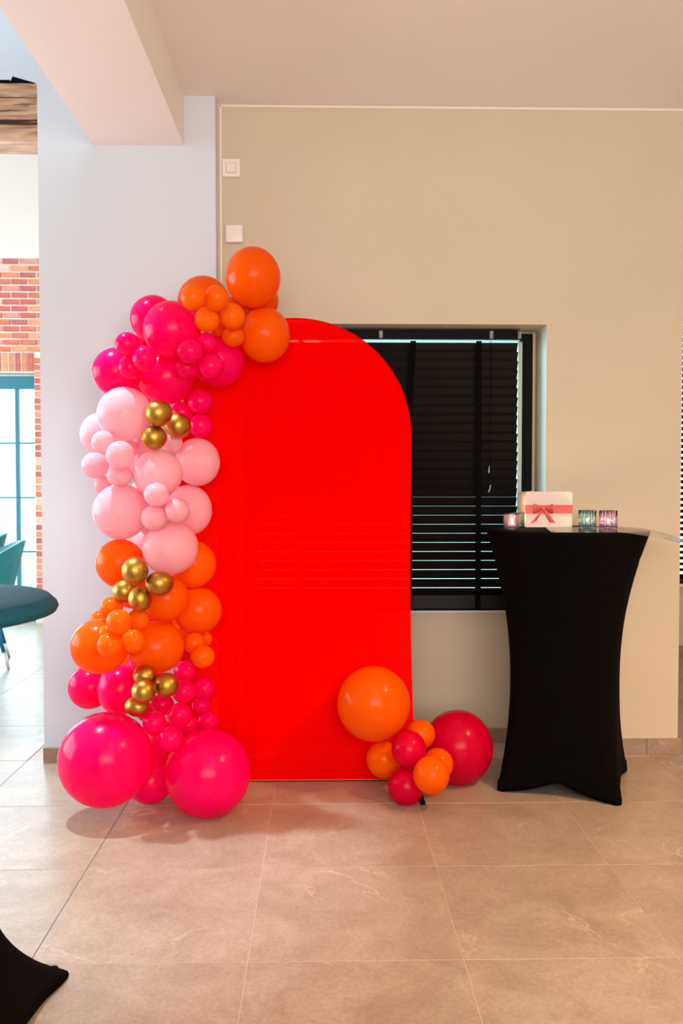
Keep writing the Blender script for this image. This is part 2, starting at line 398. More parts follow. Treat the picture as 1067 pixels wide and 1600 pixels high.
# steel window
w2 = bpy.data.objects.new('window_2', None); COL.objects.link(w2); struct(w2, 'tall steel window with glazing bars in the hall')
M_steel = mat('blue_grey_steel', (46, 122, 146), .35)
YS = YBK+.10
z_top = OZ1-.02
zt2 = Z_(608, YS, 30)
bm = bmesh.new()
box(bm, OX0, OX1, YS-.03, YS+.03, zt2, z_top); box(bm, OX0, OX1, YS-.03, YS+.03, 0, .1)
box(bm, OX1-.018, OX1, YS-.03, YS+.03, .1, zt2); box(bm, OX0, OX0+.05, YS-.03, YS+.03, .1, zt2)
obj('window_frame', bm, M_steel, w2)
xv = X_(28.5, YS, 750); zh = [Z_(p, YS, 30) for p in (692.5, 777.5, 862, 938)]
xs = [xv-k*.56 for k in range(0, 5)]
for x in xs: boxo('glazing_bar', (x-.015, x+.015, YS-.02, YS+.02, .1, zt2), M_steel, w2)
for z in zh: boxo('glazing_bar', (OX0+.05, OX1-.018, YS-.015, YS+.015, z-.007, z+.007), M_steel, w2)
ex = [OX1-.018]+[x for x in xs]; ez = [zt2]+zh+[.1]
for a, b in zip(ex, ex[1:]):
    for c, d in zip(ez, ez[1:]): boxo('pane', (b+.015, a-.015 if a != OX1-.018 else a, YS-.003, YS+.003, d+.007, c-.007), mg, w2)
# ground outdoors
M_lawn = mottled('pale_lawn', (226, 232, 212), .9, .2, 2)
gr = struct(boxo('ground_outside', (-30, 30, 8.75, 60, -.3, -.1), M_lawn), 'lawn outside the hall window')
struct(boxo('ground_yard', (XL+.2, XR-.2, YW+.6, 8.6, -.3, -.1), mat('pale_paving', (200, 208, 210), .8)))

# timber tie beam with cracks
def wood_mat():
    m = mat('weathered_oak', (196, 148, 108), .7); N, L, b = nodes(m)
    tc = N.new('ShaderNodeTexCoord'); mp = N.new('ShaderNodeMapping'); mp.inputs['Scale'].default_value = (2.2, 9, 12)
    n = N.new('ShaderNodeTexNoise'); n.inputs['Scale'].default_value = 2.4; n.inputs['Detail'].default_value = 8; n.inputs['Distortion'].default_value = .5
    L.new(tc.outputs['Object'], mp.inputs[0]); L.new(mp.outputs[0], n.inputs[0])
    r = N.new('ShaderNodeValToRGB'); e = r.color_ramp.elements
    e[0].position = .3; e[0].color = (*lin((150, 100, 70)), 1); e[1].position = .7; e[1].color = (*lin((214, 172, 134)), 1)
    L.new(n.outputs['Fac'], r.inputs[0]); L.new(r.outputs[0], b.inputs['Base Color'])
    bp = N.new('ShaderNodeBump'); bp.inputs['Strength'].default_value = .5; bp.inputs['Distance'].default_value = .01
    L.new(n.outputs['Fac'], bp.inputs['Height']); L.new(bp.outputs[0], b.inputs['Normal']); return m
M_oak = wood_mat()
YT = 5.0
zt = lambda p: Z_(p, YT, 30)
tb = thing('timber_beam', 'thick cracked oak tie beam spanning the hall left of the white pillar', 'beam', (-4.2, YT, zt(215)))
def log(zf0, zf1, d, seed, sag):
    bm = bmesh.new(); rr = random.Random(seed); nxx = 90
    rings = []
    for s in range(nxx+1):
        x = -2.9+5.75*s/nxx
        w1 = .006*math.sin(x*3+seed)+rr.uniform(-.0015, .0015); w2 = sag*math.sin(x*2.2+seed)+rr.uniform(-.0015, .0015)
        rings.append([bm.verts.new((x, y, z)) for y, z in ((.0, zf0+w2+.012), (.012, zf0+w2), (d, zf0+w2), (d, zf1+w1), (.012, zf1+w1), (0, zf1+w1-.012))])
    for A, B in zip(rings, rings[1:]):
        for k in range(6): bm.faces.new((A[k], B[k], B[(k+1) % 6], A[(k+1) % 6]))
    bm.faces.new(rings[0]); bm.faces.new(rings[-1][::-1]); bmesh.ops.recalc_face_normals(bm, faces=bm.faces)
    return bm
b0 = zt(215)
obj('timber', log(zt(190)-b0, zt(130)-b0, .25, 1, .006), M_oak, tb)
obj('timber', log(0, zt(193)-b0, .25, 2, .0), M_oak, tb)
M_crack = mat('dark_crack', (52, 32, 24), .9)
for (pa, pb, p0, p1, hgt) in ((-30, 58, 152.5, 152.5, .8), (-20, 40, 174, 172.5, .9), (20, 55, 163, 163.5, .5), (-40, 58, 189.5, 188.5, 3.0)):
    bm = bmesh.new(); A = at(pa, p0, YT-.0015)-tb.location; B = at(pb, p1, YT-.0015)-tb.location; h = hgt*YT/F/1.5
    prev = None; ns = 14
    for s in range(ns+1):
        p = A.lerp(B, s/ns); t = h*(.35+.65*math.sin(math.pi*min(1, (s+.4)/(ns*.9+.8)))); j = random.uniform(-.002, .002)
        cur = [bm.verts.new((p.x, -.0015, p.z+j-t)), bm.verts.new((p.x, -.0015, p.z+j+t)), bm.verts.new((p.x, .004, p.z+j+t)), bm.verts.new((p.x, .004, p.z+j-t))]
        if prev:
            for k in range(4): bm.faces.new((prev[k], cur[k], cur[(k+1) % 4], prev[(k+1) % 4]))
        prev = cur
    bmesh.ops.recalc_face_normals(bm, faces=bm.faces)
    obj('crack', bm, M_crack, tb)
# black housing lying on the beam
bm = bmesh.new(); A = [at(16, 128, YT+.05), at(19.5, 119.3, YT+.05), at(55, 129.5, YT+.05), at(55, 131, YT+.05), at(16, 131, YT+.05)]
f0 = [bm.verts.new(p) for p in A]; f1 = [bm.verts.new(p+Vector((0, .12, 0))) for p in A]
bm.faces.new(f0); bm.faces.new(f1[::-1])
for k in range(5): bm.faces.new((f0[k], f1[k], f1[(k+1) % 5], f0[(k+1) % 5]))
bmesh.ops.recalc_face_normals(bm, faces=bm.faces)
tag(obj('metal_housing', bm, M_blackm), 'black wedge shaped metal housing lying on top of the oak beam', 'fixture')
a, b = at(-40, 131, YT+.06), at(15.5, 124.5, YT+.06)
tag(boxo('metal_bar', (a.x, b.x, YT+.06, YT+.16, a.z, b.z), M_blackm, None, .003), 'flat black bar on the oak beam, left of the wedge shaped housing', 'fixture')

# teal tub chair
M_velvet = mottled('teal_velvet', (4, 112, 112), .65, .2, 14, .2, 300)
M_velvet.node_tree.nodes['Principled BSDF'].inputs['Sheen Weight'].default_value = .12
M_leg = mat('blue_lacquer_leg', (10, 104, 140), .4)
M_tip = mat('brushed_white_tip', (214, 216, 210), .35, .6)
def tub_chair(label):
    t = thing('tub_chair', label, 'chair', (0, 0, 0), 0, 'teal chairs in the hall')
    # faces local -X; the shell wraps round its +X side
    bm = bmesh.new(); nu, nv = 28, 12
    def shell(u, v, off):
        a = (u-.5)*math.radians(230)
        h = .50*(math.cos((u-.5)*math.pi)**.55)*v if abs(u-.5) < .4999 else 0
        lean = .30*v
        r = .25+off+lean*.42*math.cos((u-.5)*2.4)
        return Vector((r*math.cos(a), r*math.sin(a)*1.02, .40+max(h, .02*v)))
    grids = []
    for off in (0, -.045):
        grids.append([[bm.verts.new(shell(i/nu, j/nv, off)) for j in range(nv+1)] for i in range(nu+1)])
    g0, g1 = grids
    for i in range(nu):
        for j in range(nv):
            bm.faces.new((g0[i][j], g0[i+1][j], g0[i+1][j+1], g0[i][j+1])); bm.faces.new((g1[i][j], g1[i][j+1], g1[i+1][j+1], g1[i+1][j]))
        bm.faces.new((g0[i][nv], g0[i+1][nv], g1[i+1][nv], g1[i][nv])); bm.faces.new((g0[i][0], g1[i][0], g1[i+1][0], g0[i+1][0]))
    for i in (0, nu):
        for j in range(nv): bm.faces.new((g0[i][j], g0[i][j+1], g1[i][j+1], g1[i][j]))
    bmesh.ops.recalc_face_normals(bm, faces=bm.faces)
    o = obj('backrest', bm, M_velvet, t, True)
    bm = bmesh.new(); lathe(bm, [(.01, .36), (.2, .36), (.235, .385), (.24, .43), (.215, .465), (.15, .478), (.01, .48)], 32, close=True)
    obj('seat', bm, M_velvet, t, True)
    for sx in (1, -1):
        for sy in (1, -1):
            top = Vector((sx*.15, sy*.15, .37)); bot = Vector((sx*.25, sy*.23, 0)); mid = top.lerp(bot, .68)
            lg = obj('leg', cyl(bmesh.new(), top, mid, .018, .014, 12), M_leg, t, True)
            tag(obj('leg_tip', cyl(bmesh.new(), mid, bot, .0145, .009, 12), M_tip, lg, True), 'pale metal leg tip')
    return t
ch = tub_chair('teal velvet tub chair with white tipped legs, nearest the hall window')
ch.location = (X_(18, 6.33)-.33, 6.42, 0); ch.rotation_euler = (0, 0, math.radians(19))
c2 = ch.copy(); COL.objects.link(c2)
for k in ch.children:
    kk = k.copy(); COL.objects.link(kk); kk.parent = c2
    for g in k.children:
        gg = g.copy(); COL.objects.link(gg); gg.parent = kk
c2.location = (X_(0, 7.3)-.36, 7.35, 0)
c2['label'] = 'teal tub chair mostly cut off by the left picture edge, behind the other teal chair'

# ================================================================== STRETCH COVERED BAR TABLES
def cover(cx, cy, R, H, ang, foot, waist, face, capt, p_mid=4.0, quick=False, folds=True):
    arch = .02 if quick else .055
    """skin of the cover: circle at the top, waist, then four feet (local frame, feet on the diagonals of ang)"""
    bm = bmesh.new(); NT, NV = 144, 46; rings = []
    for j in range(NV+1):
        t = j/NV
        # height runs from the rim down
        if quick:
            s = waist+(R*.93-waist)*max(0, 1-t*40)**2
            p = 2+(p_mid-2)*min(1, t*2)
        else:
            s = waist+(R-waist)*(1-min(1, t/.62))**2.1
            p = 2+(p_mid-2)*min(1, t/.6)
        if t > .62:
            q = (t-.62)/.38; s = s+(face-waist)*q**(3.2 if quick else 2); p = p_mid+(9-p_mid)*q**1.5
        ring = []
        for k in range(NT):
            a = 2*math.pi*k/NT
            base = s/((abs(math.cos(a))**p+abs(math.sin(a))**p)**(1/p))
            cr = abs(math.sin(2*a))                # 1 at the feet
            if t > .55:
                q = (t-.55)/.45; base += (foot-face*1.32)*(cr**14)*q**(3.2 if quick else 2)
            # stretch folds hanging from the rim
            if folds and t < .32: base += .0022*math.sin(a*31+2*math.sin(a*3))*math.sin(math.pi*min(1, t/.32))**.8
            if folds and abs(t-.105) < .012: base -= .002
            zb = arch*(1-cr**1.4)
            z = (H-capt)*(1-t)+(zb+.004)*t
            ring.append(bm.verts.new((base*math.cos(a+ang), base*math.sin(a+ang), z)))
        rings.append(ring)
    for A, B in zip(rings, rings[1:]):
        for k in range(NT): bm.faces.new((A[k], B[k], B[(k+1) % NT], A[(k+1) % NT]))
    # inner turn-up of the hem
    last = rings[-1]; inn = [bm.verts.new((v.co.x*.93, v.co.y*.93, v.co.z+.012)) for v in last]
    for k in range(NT): bm.faces.new((last[k], inn[k], inn[(k+1) % NT], last[(k+1) % NT]))
    return bm
def bar_table(name, label, cx, cy, R, H, ang, foot, waist, face, m, capt=.012, quick=False, mcap=None, p_mid=4.0):
    t = thing(name, label, 'table', (cx, cy, 0), 0, 'bar tables in black stretch covers')
    obj('stretch_cover', cover(0, 0, R, H, ang, foot, waist, face, capt, p_mid, quick), m, t, True)
    bm = bmesh.new()
    if quick: lathe(bm, [(.02, H-capt), (R*.95, H-capt), (R*.985, H-capt+.004), (R, H-capt+.014), (R*.99, H-capt+.024), (R*.945, H-.002), (R*.93, H), (R*.6, H), (.02, H)], 96, close=True)
    else: lathe(bm, [(.02, H-capt-.004), (R*.985, H-capt-.004), (R, H-capt), (R*1.0, H-.006), (R*.988, H-.001), (R*.6, H), (.02, H)], 96, close=True)
    obj('tabletop', bm, mcap or m, t, True)
    for k in range(4):
        a = ang+math.pi/4+k*math.pi/2; x, y = (foot-(.045 if quick else .022))*math.cos(a), (foot-(.045 if quick else .022))*math.sin(a)
        bm = bmesh.new(); cyl(bm, (x, y, .0005), (x, y, .028 if quick else .045), .018 if quick else .024, .014 if quick else .020, 20); obj('foot_pocket', bm, m, t, True)
    bm = bmesh.new(); cyl(bm, (0, 0, .05), (0, 0, H-capt-.01), .03, seg=20)
    obj('pole', bm, M_blackm, t, True)
    return t
TC = (1.076, 3.888); TH = 1.12
angB = math.atan2(-.312, .134)      # direction of the front right foot
bar_table('bar_table', 'black stretch-covered bar table carrying the white gift box and candle glasses', TC[0], TC[1], .35, TH, angB-math.pi/4, .352, .228, .243, M_cloth)
bar_table('bar_table', 'bar table at the left picture edge, its round top and one black foot in view', -1.0, 2.08, .365, 1.052, math.radians(43)-math.pi/4, .425, .17, .285, M_cloth, .042, True, M_clothb, 3.0)

# ================================================================== THINGS ON THE TABLE
TT = TH+.0005
# clear film lying over the table top, its corner hanging out to the right
mf = bpy.data.materials.new('clear_film'); mf.use_nodes = True; N = mf.node_tree.nodes; L = mf.node_tree.links
N.remove(N['Principled BSDF']); tr = N.new('ShaderNodeBsdfTransparent'); tr.inputs[0].default_value = (.95, .96, .97, 1)
gl = N.new('ShaderNodeBsdfGlossy'); gl.inputs['Roughness'].default_value = .08; fr = N.new('ShaderNodeFresnel'); fr.inputs[0].default_value = 1.5
ms = N.new('ShaderNodeMixShader'); L.new(fr.outputs[0], ms.inputs[0]); L.new(tr.outputs[0], ms.inputs[1]); L.new(gl.outputs[0], ms.inputs[2]); L.new(ms.outputs[0], N['Material Output'].inputs[0])
bm = bmesh.new(); NU, NV = 40, 20; G = []
c0, c1, c2_, c3 = Vector((.93, 3.585)), Vector((1.50, 3.55)), Vector((1.60, 3.98)), Vector((1.02, 4.04))
for i in range(NU+1):
    row = []
    for j in range(NV+1):
        u, v = i/NU, j/NV; p = c0.lerp(c1, u).lerp(c3.lerp(c2_, u), v)
        d = (p-Vector(TC)).length; over = max(0, d-.345)
        z = TT+.0012-.45*over**1.25*(1 if p.x > TC[0] else .6)-.9*max(0, over-.10)**1.2*0
        z += .0012*math.sin(u*17+v*5)*(1 if over else .3)
        row.append(bm.verts.new((p.x, p.y, z)))
    G.append(row)
for i in range(NU):
    for j in range(NV): bm.faces.new((G[i][j], G[i+1][j], G[i+1][j+1], G[i][j+1]))
tag(obj('clear_film', bm, mf, None, True), 'clear plastic film on the black bar table, one corner sticking out to the right', 'film')

# gift box
gx0, gx1, gy0, gy1, gh = X_(821, 4.03, 800), X_(894, 4.03, 800), 4.03, 4.215, .163
gb = thing('gift_box', 'white suitcase-shaped gift box with coral ribbon bow on the black bar table', 'gift box', ((gx0+gx1)/2, gy0, TT))
M_card = mottled('white_card', (222, 206, 200), .6, .02, 20)
M_rib = mat('coral_satin', (222, 84, 78), .35, Sheen_Weight=.4)
GW = (gx1-gx0)/2
def rbox(x0, x1, y0, y1, z0, z1, rr, bev=.0015):
    bm = bmesh.new(); pts = []
    for cx, cz, a0 in ((x1-rr, z1-rr, 0), (x0+rr, z1-rr, 90), (x0+.003, z0+.003, 180), (x1-.003, z0+.003, 270)):
        q = rr if a0 < 180 else .003
        for k in range(5):
            a = math.radians(a0+22.5*k); pts.append((cx+q*math.cos(a), cz+q*math.sin(a)))
    A = [bm.verts.new((x, y0, z)) for x, z in pts]; B = [bm.verts.new((x, y1, z)) for x, z in pts]
    bm.faces.new(A); bm.faces.new(B[::-1])
    for k in range(len(pts)): bm.faces.new((A[k], B[k], B[(k+1) % len(pts)], A[(k+1) % len(pts)]))
    bmesh.ops.recalc_face_normals(bm, faces=bm.faces)
    return bm
obj('lid', rbox(-GW, GW, 0, .075, 0, gh, .012), M_card, gb)
obj('body', rbox(-GW+.002, GW-.002, .076, gy1-gy0, 0, gh-.002, .012), M_card, gb)
rz0, rz1 = .062, .102
bm = bmesh.new(); box(bm, -GW-.001, GW+.001, -.0012, .0735, rz0, rz1); obj('ribbon', bm, M_rib, gb)
for sx in (-.072, .072):
    bm = bmesh.new(); cyl(bm, (sx, .04, gh), (sx, .04, gh+.004), .004, seg=10); obj('hinge_pin', bm, mat('brass_pin', (190, 150, 90), .3, .9), gb)
bow = bpy.data.objects.new('bow', None)
def strip(pts, ws, name):
    bm = bmesh.new(); prev = None
    for (x, y, z), (wx, wz) in zip(pts, ws):
        c = [bm.verts.new((x-wx, y, z-wz)), bm.verts.new((x+wx, y, z+wz)), bm.verts.new((x+wx, y+.001, z+wz)), bm.verts.new((x-wx, y+.001, z-wz))]
        if prev:
            for k in range(4): bm.faces.new((prev[k], c[k], c[(k+1) % 4], prev[(k+1) % 4]))
        else: bm.faces.new(c[::-1])
        prev = c
    bm.faces.new(prev); bmesh.ops.recalc_face_normals(bm, faces=bm.faces); return bm
kx, kz = X_(849, 4.02, 795)-(gx0+gx1)/2, .085
# knot is the root of the bow
bm = bmesh.new(); bmesh.ops.create_icosphere(bm, subdivisions=3, radius=1)
for v in bm.verts: v.co = Vector((kx+v.co.x*.010*(1+.12*math.sin(v.co.z*9)), -.010+v.co.y*.006, kz+v.co.z*.010*(1+.1*math.sin(v.co.x*8))))
kn = obj('bow', bm, M_rib, gb, True)
for s in (-1, 1):
    pts = []; ws = []
    for k in range(13):
        u = k/12; a = u*math.pi*2
        x = kx+s*(.004+.040*math.sin(math.pi*u)**.8)*1.0; y = -.008-.011*(1-math.cos(a))/2*1.0 if k <= 6 else -.003-.006*math.sin(math.pi*u)
        y = -.004-.009*math.sin(a/2)*(1.6 if u < .5 else .35)
        z = kz+.004*math.sin(a); wz = .006+.015*math.sin(math.pi*u)**.9
        pts.append((x, y, z)); ws.append((0, wz))
    obj('bow_loop', strip(pts, ws, 'l'), M_rib, kn, True)
    pts = []; ws = []
    for k in range(9):
        u = k/8; pts.append((kx+s*(.004+.040*u), -.006-.004*math.sin(u*5), kz-.005-.058*u)); ws.append((.0045+.010*u, .002+s*-.0*u+(.004*u if s > 0 else -.004*u)*-1))
    obj('bow_tail', strip(pts, ws, 't'), M_rib, kn, True)

# candle glasses
def glass_mat(name, c, ior=1.45):
    m = bpy.data.materials.new(name); m.use_nodes = True; N = m.node_tree.nodes; L = m.node_tree.links
    N.remove(N['Principled BSDF']); t = N.new('ShaderNodeBsdfTransparent'); t.inputs[0].default_value = (*lin(c), 1)
    d = N.new('ShaderNodeBsdfTranslucent'); d.inputs[0].default_value = (*lin(c), 1); g = N.new('ShaderNodeBsdfGlossy'); g.inputs['Roughness'].default_value = .06
    lw = N.new('ShaderNodeLayerWeight'); lw.inputs[0].default_value = .35
    a = N.new('ShaderNodeMixShader'); a.inputs[0].default_value = .07; L.new(t.outputs[0], a.inputs[1]); L.new(d.outputs[0], a.inputs[2])
    e = N.new('ShaderNodeMixShader'); L.new(lw.outputs['Fresnel'], e.inputs[0]); L.new(a.outputs[0], e.inputs[1]); L.new(g.outputs[0], e.inputs[2]); L.new(e.outputs[0], N['Material Output'].inputs[0])
    return m
M_lil = glass_mat('lilac_glass', (234, 222, 255)); M_teal = glass_mat('pale_teal_glass', (200, 232, 246)); M_wax = mat('white_wax', (245, 235, 220), .5)
M_flame = bpy.data.materials.new('flame'); M_flame.use_nodes = True
b = M_flame.node_tree.nodes['Principled BSDF']; b.inputs['Base Color'].default_value = (1, .5, .15, 1); b.inputs['Emission Color'].default_value = (1, .55, .2, 1); b.inputs['Emission Strength'].default_value = 22
M_alu = mat('tealight_cup', (210, 210, 205), .3, .9)
def candle(px, pb, wpx, hpx, ribbed, gm, label):
    Y = (CH-TT)*F/(pb-753.7)
    P = at(px, pb, Y); P.z = TT+.0016; r = wpx/2*Y/F; h = hpx*Y/F
    t = thing('candle_glass', label, 'candle holder', P, 0, 'candle glasses on the bar table')
    bm = bmesh.new(); rb = .06 if ribbed else 0; k = 16
    lathe(bm, [(.001, 0), (r*.9, 0), (r*.97, .003), (r, h*.2), (r, h*.99), (r*.97, h), (r*.93, h*.99), (r*.9, h*.2), (r*.86, .012), (.001, .010)], 128 if ribbed else 48, rb, k)
    obj('glass', bm, gm, t, True)
    bm = bmesh.new(); lathe(bm, [(.001, .0105), (r*.62, .0105), (r*.62, .026), (r*.58, .026), (r*.57, .023), (.001, .023)], 32); obj('tealight_cup', bm, M_alu, t, True)
    bm = bmesh.new(); lathe(bm, [(.001, .0235), (r*.55, .0235), (r*.55, .024), (.001, .0245)], 24); obj('wax', bm, M_wax, t, True)
    bm = bmesh.new(); lathe(bm, [(.0005, .026), (.0045, .031), (.0065, .034), (.005, .039), (.0006, .047)], 16); obj('flame', bm, M_flame, t, True)
    l = bpy.data.lights.new('candle_light', 'POINT'); l.energy = .6; l.color = (1, .55, .22); l.shadow_soft_size = .006
    lo = bpy.data.objects.new('candle_light', l); COL.objects.link(lo); lo.location = (0, 0, .058); lo.parent = t
    return t
candle(799.5, 827.5, 25, 25, False, M_lil, 'small smooth lilac candle glass with lit tealight at the left table edge')
candle(808, 823.5, 23, 22, False, M_teal, 'small teal candle glass half hidden between the lilac one and the gift box')
candle(917.5, 825.5, 26, 28, True, M_teal, 'ribbed teal candle glass, just right of the gift box')
candle(950, 827, 26.5, 29, True, M_lil, 'ribbed lilac candle glass, farthest right on the bar table')

# ================================================================== RED ARCH BACKDROP
YA = 3.90
ax0, ax1 = X_(279, YA), X_(642.5, YA, 800); az1 = Z_(496.5, YA, 461); AR = (ax1-ax0)/2; acx = (ax0+ax1)/2; acz = az1-AR; zb = Z_(1216, YA, 500)
mr = bpy.data.materials.new('red_stretch_fabric'); mr.use_nodes = True; N = mr.node_tree.nodes; L = mr.node_tree.links; b = N['Principled BSDF']
RED = (*lin((246, 1, 1)), 1)
b.inputs['Base Color'].default_value = RED; b.inputs['Roughness'].default_value = .6; b.inputs['Specular IOR Level'].default_value = .0
tc = N.new('ShaderNodeTexCoord'); wv = N.new('ShaderNodeTexNoise'); wv.inputs['Scale'].default_value = 500; L.new(tc.outputs['Object'], wv.inputs[0])
bp = N.new('ShaderNodeBump'); bp.inputs['Strength'].default_value = .12; bp.inputs['Distance'].default_value = .001; L.new(wv.outputs['Fac'], bp.inputs['Height']); L.new(bp.outputs[0], b.inputs['Normal'])
tr = N.new('ShaderNodeBsdfTransparent'); tr.inputs[0].default_value = (1, .5, .4, 1); ms = N.new('ShaderNodeMixShader'); ms.inputs[0].default_value = .8
L.new(tr.outputs[0], ms.inputs[1]); L.new(b.outputs[0], ms.inputs[2])
L.new(ms.outputs[0], N['Material Output'].inputs[0])
bd = thing('arch_backdrop', 'tall red fabric arch backdrop standing on the floor before the blind', 'backdrop', (acx, YA, 0))
def outline(n=48):
    pts = []
    fl_ = .022
    zs = [zb+(acz-zb)*k/24 for k in range(25)]
    for z in zs: pts.append((AR+fl_*max(0, 1-(z-zb)/.9)**1.5-.003*math.sin(math.pi*(z-zb)/(acz-zb)), z))
    for k in range(1, n): a = math.pi*k/n; pts.append((AR*math.cos(a), acz+AR*math.sin(a)))
    for z in zs[::-1]: pts.append((-AR-fl_*max(0, 1-(z-zb)/.9)**1.5+.003*math.sin(math.pi*(z-zb)/(acz-zb)), z))
    return pts
pts = outline()
bm = bmesh.new(); d = .016
lay = []
for y, s in ((0, .992), (-.003, 1.0)):
    pass
prof = [(-d+.0, .985), (-d+.003, .994), (0, 1.0), (d-.003, .994), (d, .985)]
rings = []
for y, s in prof: rings.append([bm.verts.new((x*s, y, zb+(z-zb)*s if z > acz else z)) for x, z in pts])
n_ = len(pts)
for A, B in zip(rings, rings[1:]):
    for k in range(n_): bm.faces.new((A[k], A[(k+1) % n_], B[(k+1) % n_], B[k]))
bm.faces.new(rings[0][::-1]); bm.faces.new(rings[-1])
bmesh.ops.recalc_face_normals(bm, faces=bm.faces)
obj('fabric_cover', bm, mr, bd)
# soft pressed crease running down the fabric
for (p0, p1, wd, dz) in ((369.5, 382, 0, 0),):
    xa, xb = X_(p0, YA-d)-acx, X_(p1, YA-d)-acx
    bm = bmesh.new(); q = []
    for z in (zb+.002, Z_(585, YA)):
        q.append([bm.verts.new((xa+(xb-xa)*k/6, -d-.0003-.0006*math.sin(math.pi*k/6), z)) for k in range(7)])
    for k in range(6): bm.faces.new((q[0][k], q[0][k+1], q[1][k+1], q[1][k]))
    bmesh.ops.recalc_face_normals(bm, faces=bm.faces)
    mcs = mat('red_crease_fabric', (229, 3, 3), .6, Specular_IOR_Level=.0)
    o = obj('crease', bm, mcs, bd, True)
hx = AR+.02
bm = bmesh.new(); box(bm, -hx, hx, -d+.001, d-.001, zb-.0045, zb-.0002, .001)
tag(obj('hem', bm, mat('lit_hem', (236, 110, 20), .6), bd), 'lower hem of the arch, coloured orange as if catching light')  # light caught along the bottom of the fabric, put into the hem colour
for sx in (-.36, .36):
    bm = bmesh.new(); box(bm, sx-.02, sx+.02, -d+.003, .28, .001, max(.008, zb-.006), .002); obj('foot', bm, M_blackm, bd)
bm = bmesh.new(); box(bm, -AR+.01, AR-.01, -.012, .012, zb-.016, zb-.006, .002); obj('base_rail', bm, M_blackm, bd)
fx = X_(661, 3.60, 1243)-acx
bm = bmesh.new(); box(bm, fx-.012, fx+.008, 3.585-YA, -.02, .001, .014, .003); obj('foot', bm, M_blackm, bd)

# ================================================================== BALLOONS
def latex(name, rgb, rough=.2, tl=.22, tcol=None):
    m = bpy.data.materials.new(name); m.use_nodes = True; N = m.node_tree.nodes; L = m.node_tree.links; b = N['Principled BSDF']
    b.inputs['Roughness'].default_value = rough; b.inputs['Base Color'].default_value = (*lin(rgb), 1)
    b.inputs['Specular IOR Level'].default_value = .18
    oi = N.new('ShaderNodeObjectInfo'); hs = N.new('ShaderNodeHueSaturation'); hs.inputs['Color'].default_value = (*lin(rgb), 1)
    mrn = N.new('ShaderNodeMapRange'); mrn.inputs[3].default_value = .93; mrn.inputs[4].default_value = 1.05; L.new(oi.outputs['Random'], mrn.inputs[0]); L.new(mrn.outputs[0], hs.inputs['Value'])
    # darker thick rubber nub at the crown of the balloon
    tc = N.new('ShaderNodeTexCoord'); d = N.new('ShaderNodeVectorMath'); d.operation = 'DISTANCE'; d.inputs[1].default_value = (0, 0, 1.02); L.new(tc.outputs['Object'], d.inputs[0])
    nr = N.new('ShaderNodeMapRange'); nr.inputs[1].default_value = .03; nr.inputs[2].default_value = .08; nr.inputs[3].default_value = .86; nr.inputs[4].default_value = 1; L.new(d.outputs['Value'], nr.inputs[0])
    sc = N.new('ShaderNodeVectorMath'); sc.operation = 'SCALE'; L.new(hs.outputs[0], sc.inputs[0]); L.new(nr.outputs[0], sc.inputs['Scale'])
    L.new(sc.outputs[0], b.inputs['Base Color'])
    t = N.new('ShaderNodeBsdfTranslucent'); t.inputs[0].default_value = (*lin(tcol or rgb), 1)
    ms = N.new('ShaderNodeMixShader'); ms.inputs[0].default_value = tl
    L.new(b.outputs[0], ms.inputs[1]); L.new(t.outputs[0], ms.inputs[2])
    tp = N.new('ShaderNodeBsdfTransparent'); tp.inputs[0].default_value = (*lin(rgb), 1); m2 = N.new('ShaderNodeMixShader'); m2.inputs[0].default_value = .25
    L.new(ms.outputs[0], m2.inputs[1]); L.new(tp.outputs[0], m2.inputs[2]); L.new(m2.outputs[0], N['Material Output'].inputs[0])
    return m
MB = {'O': latex('orange_latex', (255, 110, 0)), 'o': latex('light_orange_latex', (255, 124, 4)), 'M': latex('magenta_latex', (255, 0, 112)),
      'P': latex('pale_pink_latex', (255, 198, 208)), 'C': latex('crimson_latex', (228, 0, 56)), 'G': mat('gold_chrome_latex', (188, 142, 60), .38, 1.0)}
def balloon_mesh(m):
    bm = bmesh.new(); n, k = 28, 40; prof = []
    for i in range(1, n):
        a = math.pi*i/n; z = math.cos(a); r = math.sin(a)
        if z < 0: r *= 1-.05*(-z)**2
        prof.append((r, z*(1 if z > 0 else 1.03)))
    lathe(bm, prof, k); t = bm.verts.new((0, 0, 1)); bm.verts.ensure_lookup_table()
    for j in range(k): bm.faces.new((bm.verts[j], bm.verts[(j+1) % k], t))
    bo = bm.verts.new((0, 0, -1.035)); off = (n-2)*k
    bm.verts.ensure_lookup_table()
    for j in range(k): bm.faces.new((bm.verts[off+(j+1) % k], bm.verts[off+j], bo))
    bmesh.ops.recalc_face_normals(bm, faces=bm.faces)
    me = bpy.data.meshes.new('balloon'); bm.to_mesh(me); bm.free(); me.materials.append(m)
    for p in me.polygons: p.use_smooth = True
    bm = bmesh.new(); lathe(bm, [(.02, -1.03), (.03, -1.06), (.05, -1.085), (.035, -1.10), (.06, -1.14), (.02, -1.13)], 12, close=True)
    kn = bpy.data.meshes.new('knot'); bm.to_mesh(kn); bm.free(); kn.materials.append(m)
    return me, kn
BM = {k: balloon_mesh(m) for k, m in MB.items()}
G_ = {'T': 'orange balloons at the top of the garland', 'M': 'magenta balloons in the upper garland', 'P': 'pale pink balloons of the garland', 'G': 'gold chrome balloons of the garland',
      'O': 'orange balloons in the middle of the garland', 'B': 'magenta balloons at the foot of the garland', 'R': 'balloons at the right foot of the arch'}
